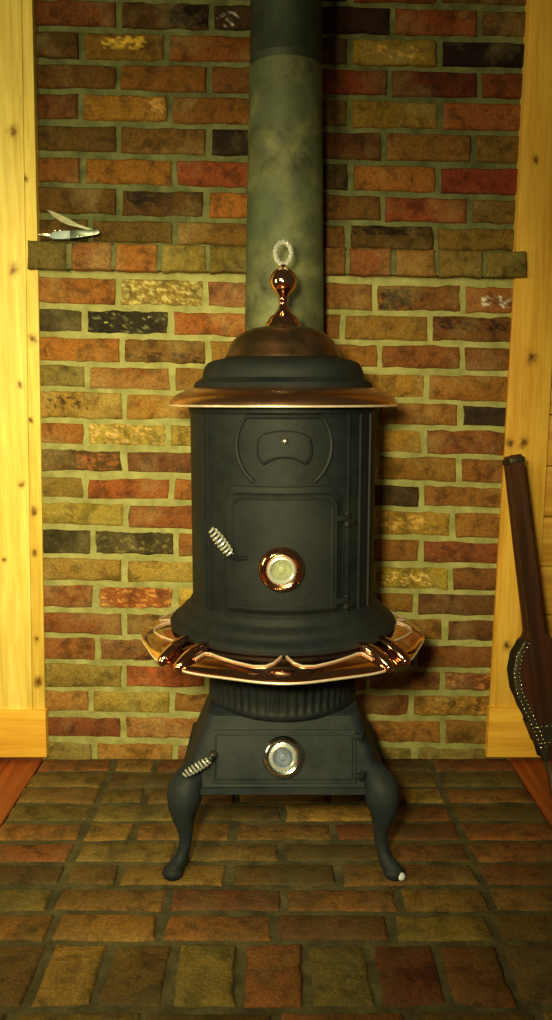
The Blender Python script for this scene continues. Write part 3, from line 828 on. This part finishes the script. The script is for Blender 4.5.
# ------------------------------------------------------------------ stovepipe (taper from the wider lower length to the upper one)
PX = at(284, 330, 1.825).x
pipe = thing('stovepipe', 'tall grey-green round metal stovepipe rising behind the copper finial', 'stovepipe', (PX, 1.825, .948))
zt = at(286, 54, 1.745).z - .948
bm = bmesh.new()
rp = lambda py, half: rat(half, py, 1.825)
add_lathe(bm, [(.080, 0), (.088, 0), (rp(325, 39.7), .09), (rp(250, 38.6), at(286, 250, 1.825).z-.948), (rp(150, 37.4), at(286, 150, 1.825).z-.948), (rp(57, 36.6), zt), (rp(57, 36.0)-.004, zt+.001), (.06, zt)], 72)
low = obj('lower_length', bm, M_pipe, pipe)
bm = bmesh.new()
r1 = rp(57, 36.0)
add_lathe(bm, [(.06, zt-.02), (r1-.002, zt-.02), (r1-.001, zt+.012), (r1+.001, zt+.016), (r1, zt+.02), (r1-.001, zt+.10), (r1-.002, 2.0-.948), (.06, 2.0-.948)], 72)
obj('upper_length', bm, M_pipe_dark, pipe)
pipe.rotation_euler = (0, rad(.25), 0)

# ------------------------------------------------------------------ fireplace bellows leaning at the right
top = at(512.5, 455, 1.86); mid = at(540.5, 690, 1.775)
axis = (top-mid).normalized()
t_ = (top.z-.004)/axis.z; foot = top - axis*t_; LEN = t_
bel = thing('fireplace_bellows', 'dark long-handled wooden fireplace bellows with studded leather edge leaning beside pine board', 'bellows', foot)
xax = Vector((1, 0, 0)); xax = (xax - axis*xax.dot(axis)).normalized(); yax = axis.cross(xax)
bel.rotation_euler = Matrix((xax, yax, axis)).transposed().to_euler()
def along(py): # distance along the axis at the photo row
    lo_, hi_ = 0, LEN
    for _ in range(40):
        m2 = (lo_+hi_)/2; p = foot + axis*m2
        zc = p.y*math.cos(PITCH) + (CAMH-p.z)*math.sin(PITCH); yc = (CAMH-p.z)*math.cos(PITCH) - p.y*math.sin(PITCH)
        if 510+F*yc/zc > py: lo_ = m2
        else: hi_ = m2
    return (lo_+hi_)/2
ks = [(along(455.5), .0160), (along(500), .0165), (along(560), .0175), (along(610), .0175), (along(633), .0185), (along(641), .036), (along(652), .054), (along(668), .064), (along(684), .0635), (along(700), .053), (along(716), .040), (along(732), .030), (along(748), .021), (along(756), .018)]
ks = sorted(ks)
def hwid(s):
    if s <= ks[0][0]: return ks[0][1]
    for (a, wa), (b, wb) in zip(ks, ks[1:]):
        if s <= b:
            t = (s-a)/(b-a); t = t*t*(3-2*t)*.5 + t*.5; return wa+(wb-wa)*t
    return ks[-1][1]
S0, S1, SB = ks[0][0], ks[-1][0], along(638)
def bboard(y0, y1):
    bm = bmesh.new(); N = 60; G = []
    for i in range(N+1):
        s = S0+(S1-S0)*i/N; h = hwid(s); b = .0035
        end = .004 if i in (0, N) else 0
        row = [(-h+end, y0+b), (-h+b+end, y0), (h-b-end, y0), (h-end, y0+b), (h-end, y1-b), (h-b-end, y1), (-h+b+end, y1), (-h+end, y1-b)]
        G.append([bm.verts.new((x, y, s)) for x, y in row])
    for a, b_ in zip(G, G[1:]):
        for k in range(8): bm.faces.new((a[k], b_[k], b_[(k+1) % 8], a[(k+1) % 8]))
    bm.faces.new(G[0]); bm.faces.new(G[-1]); return bm
obj('front_board', bboard(-.032, -.014), M_bellowood, bel)
obj('back_board', bboard(.010, .028), M_bellowood, bel)
# leather gusset between boards
bm = bmesh.new(); N = 40; G = []
for i in range(N+1):
    s = S0+(SB-S0)*i/N; h = hwid(s)
    G.append([bm.verts.new((x, y, s)) for x, y in ((-h-.002, -.026), (-h-.004, -.018), (-h+.002, -.002), (-h-.004, .014), (-h-.002, .022), (h+.002, .022), (h+.004, .014), (h-.002, -.002), (h+.004, -.018), (h+.002, -.026))])
for a, b_ in zip(G, G[1:]):
    for k in range(10): bm.faces.new((a[k], b_[k], b_[(k+1) % 10], a[(k+1) % 10]))
bm.faces.new(G[0]); bm.faces.new(G[-1])
obj('leather_gusset', bm, M_leather, bel)
bm = bmesh.new(); G = []
for i in range(41):
    s = S0+(SB-S0)*i/40; h = hwid(s); wd = min(.013, h*.6)
    G.append([bm.verts.new(q) for q in ((-h-.0035, -.024, s), (-h-.003, -.0325, s), (-h+.001, -.0345, s), (-h+wd, -.0335, s), (-h+wd, -.031, s))])
for a, b_ in zip(G, G[1:]):
    for k in range(4): bm.faces.new((a[k], b_[k], b_[k+1], a[k+1]))
obj('leather_binding', bm, M_leather, bel)
# strap collar at the handle tip, head block, nozzle, leather hinge bands
bm = bmesh.new(); add_box(bm, (-.0180, -.034, S1-.020), (.0180, .030, S1-.006), .003); obj('handle_strap', bm, M_leather, bel)
bm = bmesh.new(); s_a, s_b = along(738), along(722)
for s0, s1 in ((s_a-.008, s_b+.006),):
    A = hwid(s0)+.003; B = hwid(s1)+.003
    G = [[bm.verts.new((sg*w_, y_, s)) for sg, y_ in ((-1, -.035), (1, -.035), (1, .031), (-1, .031))] for s, w_ in ((s0, A), ((s0+s1)/2, hwid((s0+s1)/2)+.003), (s1, B))]
    for a, b_ in zip(G, G[1:]):
        for k in range(4): bm.faces.new((a[k], b_[k], b_[(k+1) % 4], a[(k+1) % 4]))
    bm.faces.new(G[0]); bm.faces.new(G[-1])
obj('hinge_band', bm, M_leather, bel)
bm = bmesh.new()
add_lathe(bm, [(0, -.0), (.006, 0), (.008, .003), (.0085, S0*.5), (.012, S0*.75), (.015, S0-.006), (.018, S0), (.017, S0+.004), (0, S0+.004)], 24, c=(0, -.002))
obj('nozzle', bm, M_steel, bel)
bm = bmesh.new(); add_ball(bm, (0, 0, 0), .0021, 8, 6); stud0 = obj('stud', bm, M_brass, bel)
spots = []
sA, sB = along(742), along(640)
for i in range(27):
    s = sA+(sB-sA)*i/26; h = hwid(s)
    spots.append((-h-.001, -.0345, s)); spots.append((-h+.0105, -.0348, s)); 
    if i % 1 == 0: spots.append((h-.004, -.0325, s))
for s in (s_a, s_b):
    h = hwid(s)
    for q in range(6): spots.append((-h+2*h*(q+.5)/6, -.0355, s))
for i, p in enumerate(spots):
    o = stud0
    if i: o = stud0.copy(); link(o, bel)
    o.location = p

# ------------------------------------------------------------------ small folding knife lying on the ledge
ZL = at(60, 244, 1.94).z + .001
kn = thing('folding_knife', 'small half-open folding knife with pale handle lying on brick ledge', 'knife', (at(70, 238, 1.932).x, 1.932, at(70, 238.5, 1.932).z))
def krel(px, py, dy=0): v = at(px, py, 1.932+dy); return Vector((v.x, v.y, v.z)) - kn.location
def bar_(pts_w, thick, mat, name, dy=0):
    """pts_w: (px, py, half height px)"""
    up = [krel(x, y-h, dy) for x, y, h in pts_w]; dn = [krel(x, y+h, dy) for x, y, h in reversed(pts_w)]
    bm = bmesh.new(); add_prism(bm, up+dn, (0, -1, 0), thick, .0008); return obj(name, bm, mat, kn, smooth=30)
bar_([(49, 236, 1.0), (53, 235.3, 3.4), (62, 234.8, 4.0), (70, 234.5, 4.0)], .014, M_pale, 'handle', -.006)
h2 = bar_([(69.5, 234.5, 4.1), (76, 234, 3.8), (90, 232.5, 3.0), (97, 231.8, 2.6), (99.5, 231.6, 1.3)], .014, M_dsteel, 'bolster', -.006)
bar_([(38, 234.6, .6), (44, 234.6, 1.2), (51, 235.2, 1.3)], .005, M_steel, 'tail', -.002)
bar_([(47, 209.8, .5), (54, 214.5, 2.6), (62, 219, 3.6), (70, 222.5, 3.0), (78, 225.8, 1.4), (90, 229.5, 1.1), (98, 231.8, 1.2)], .005, M_bone, 'blade', 0)
for px, py in ((55, 230.6), (60, 230.4), (77.5, 236.4), (81.5, 236.2), (94, 234)):
    bm = bmesh.new(); add_ball(bm, krel(px, py, -.0065), .0026, 10, 8, (1, .6, 1)); obj('rivet', bm, M_nickel, kn)
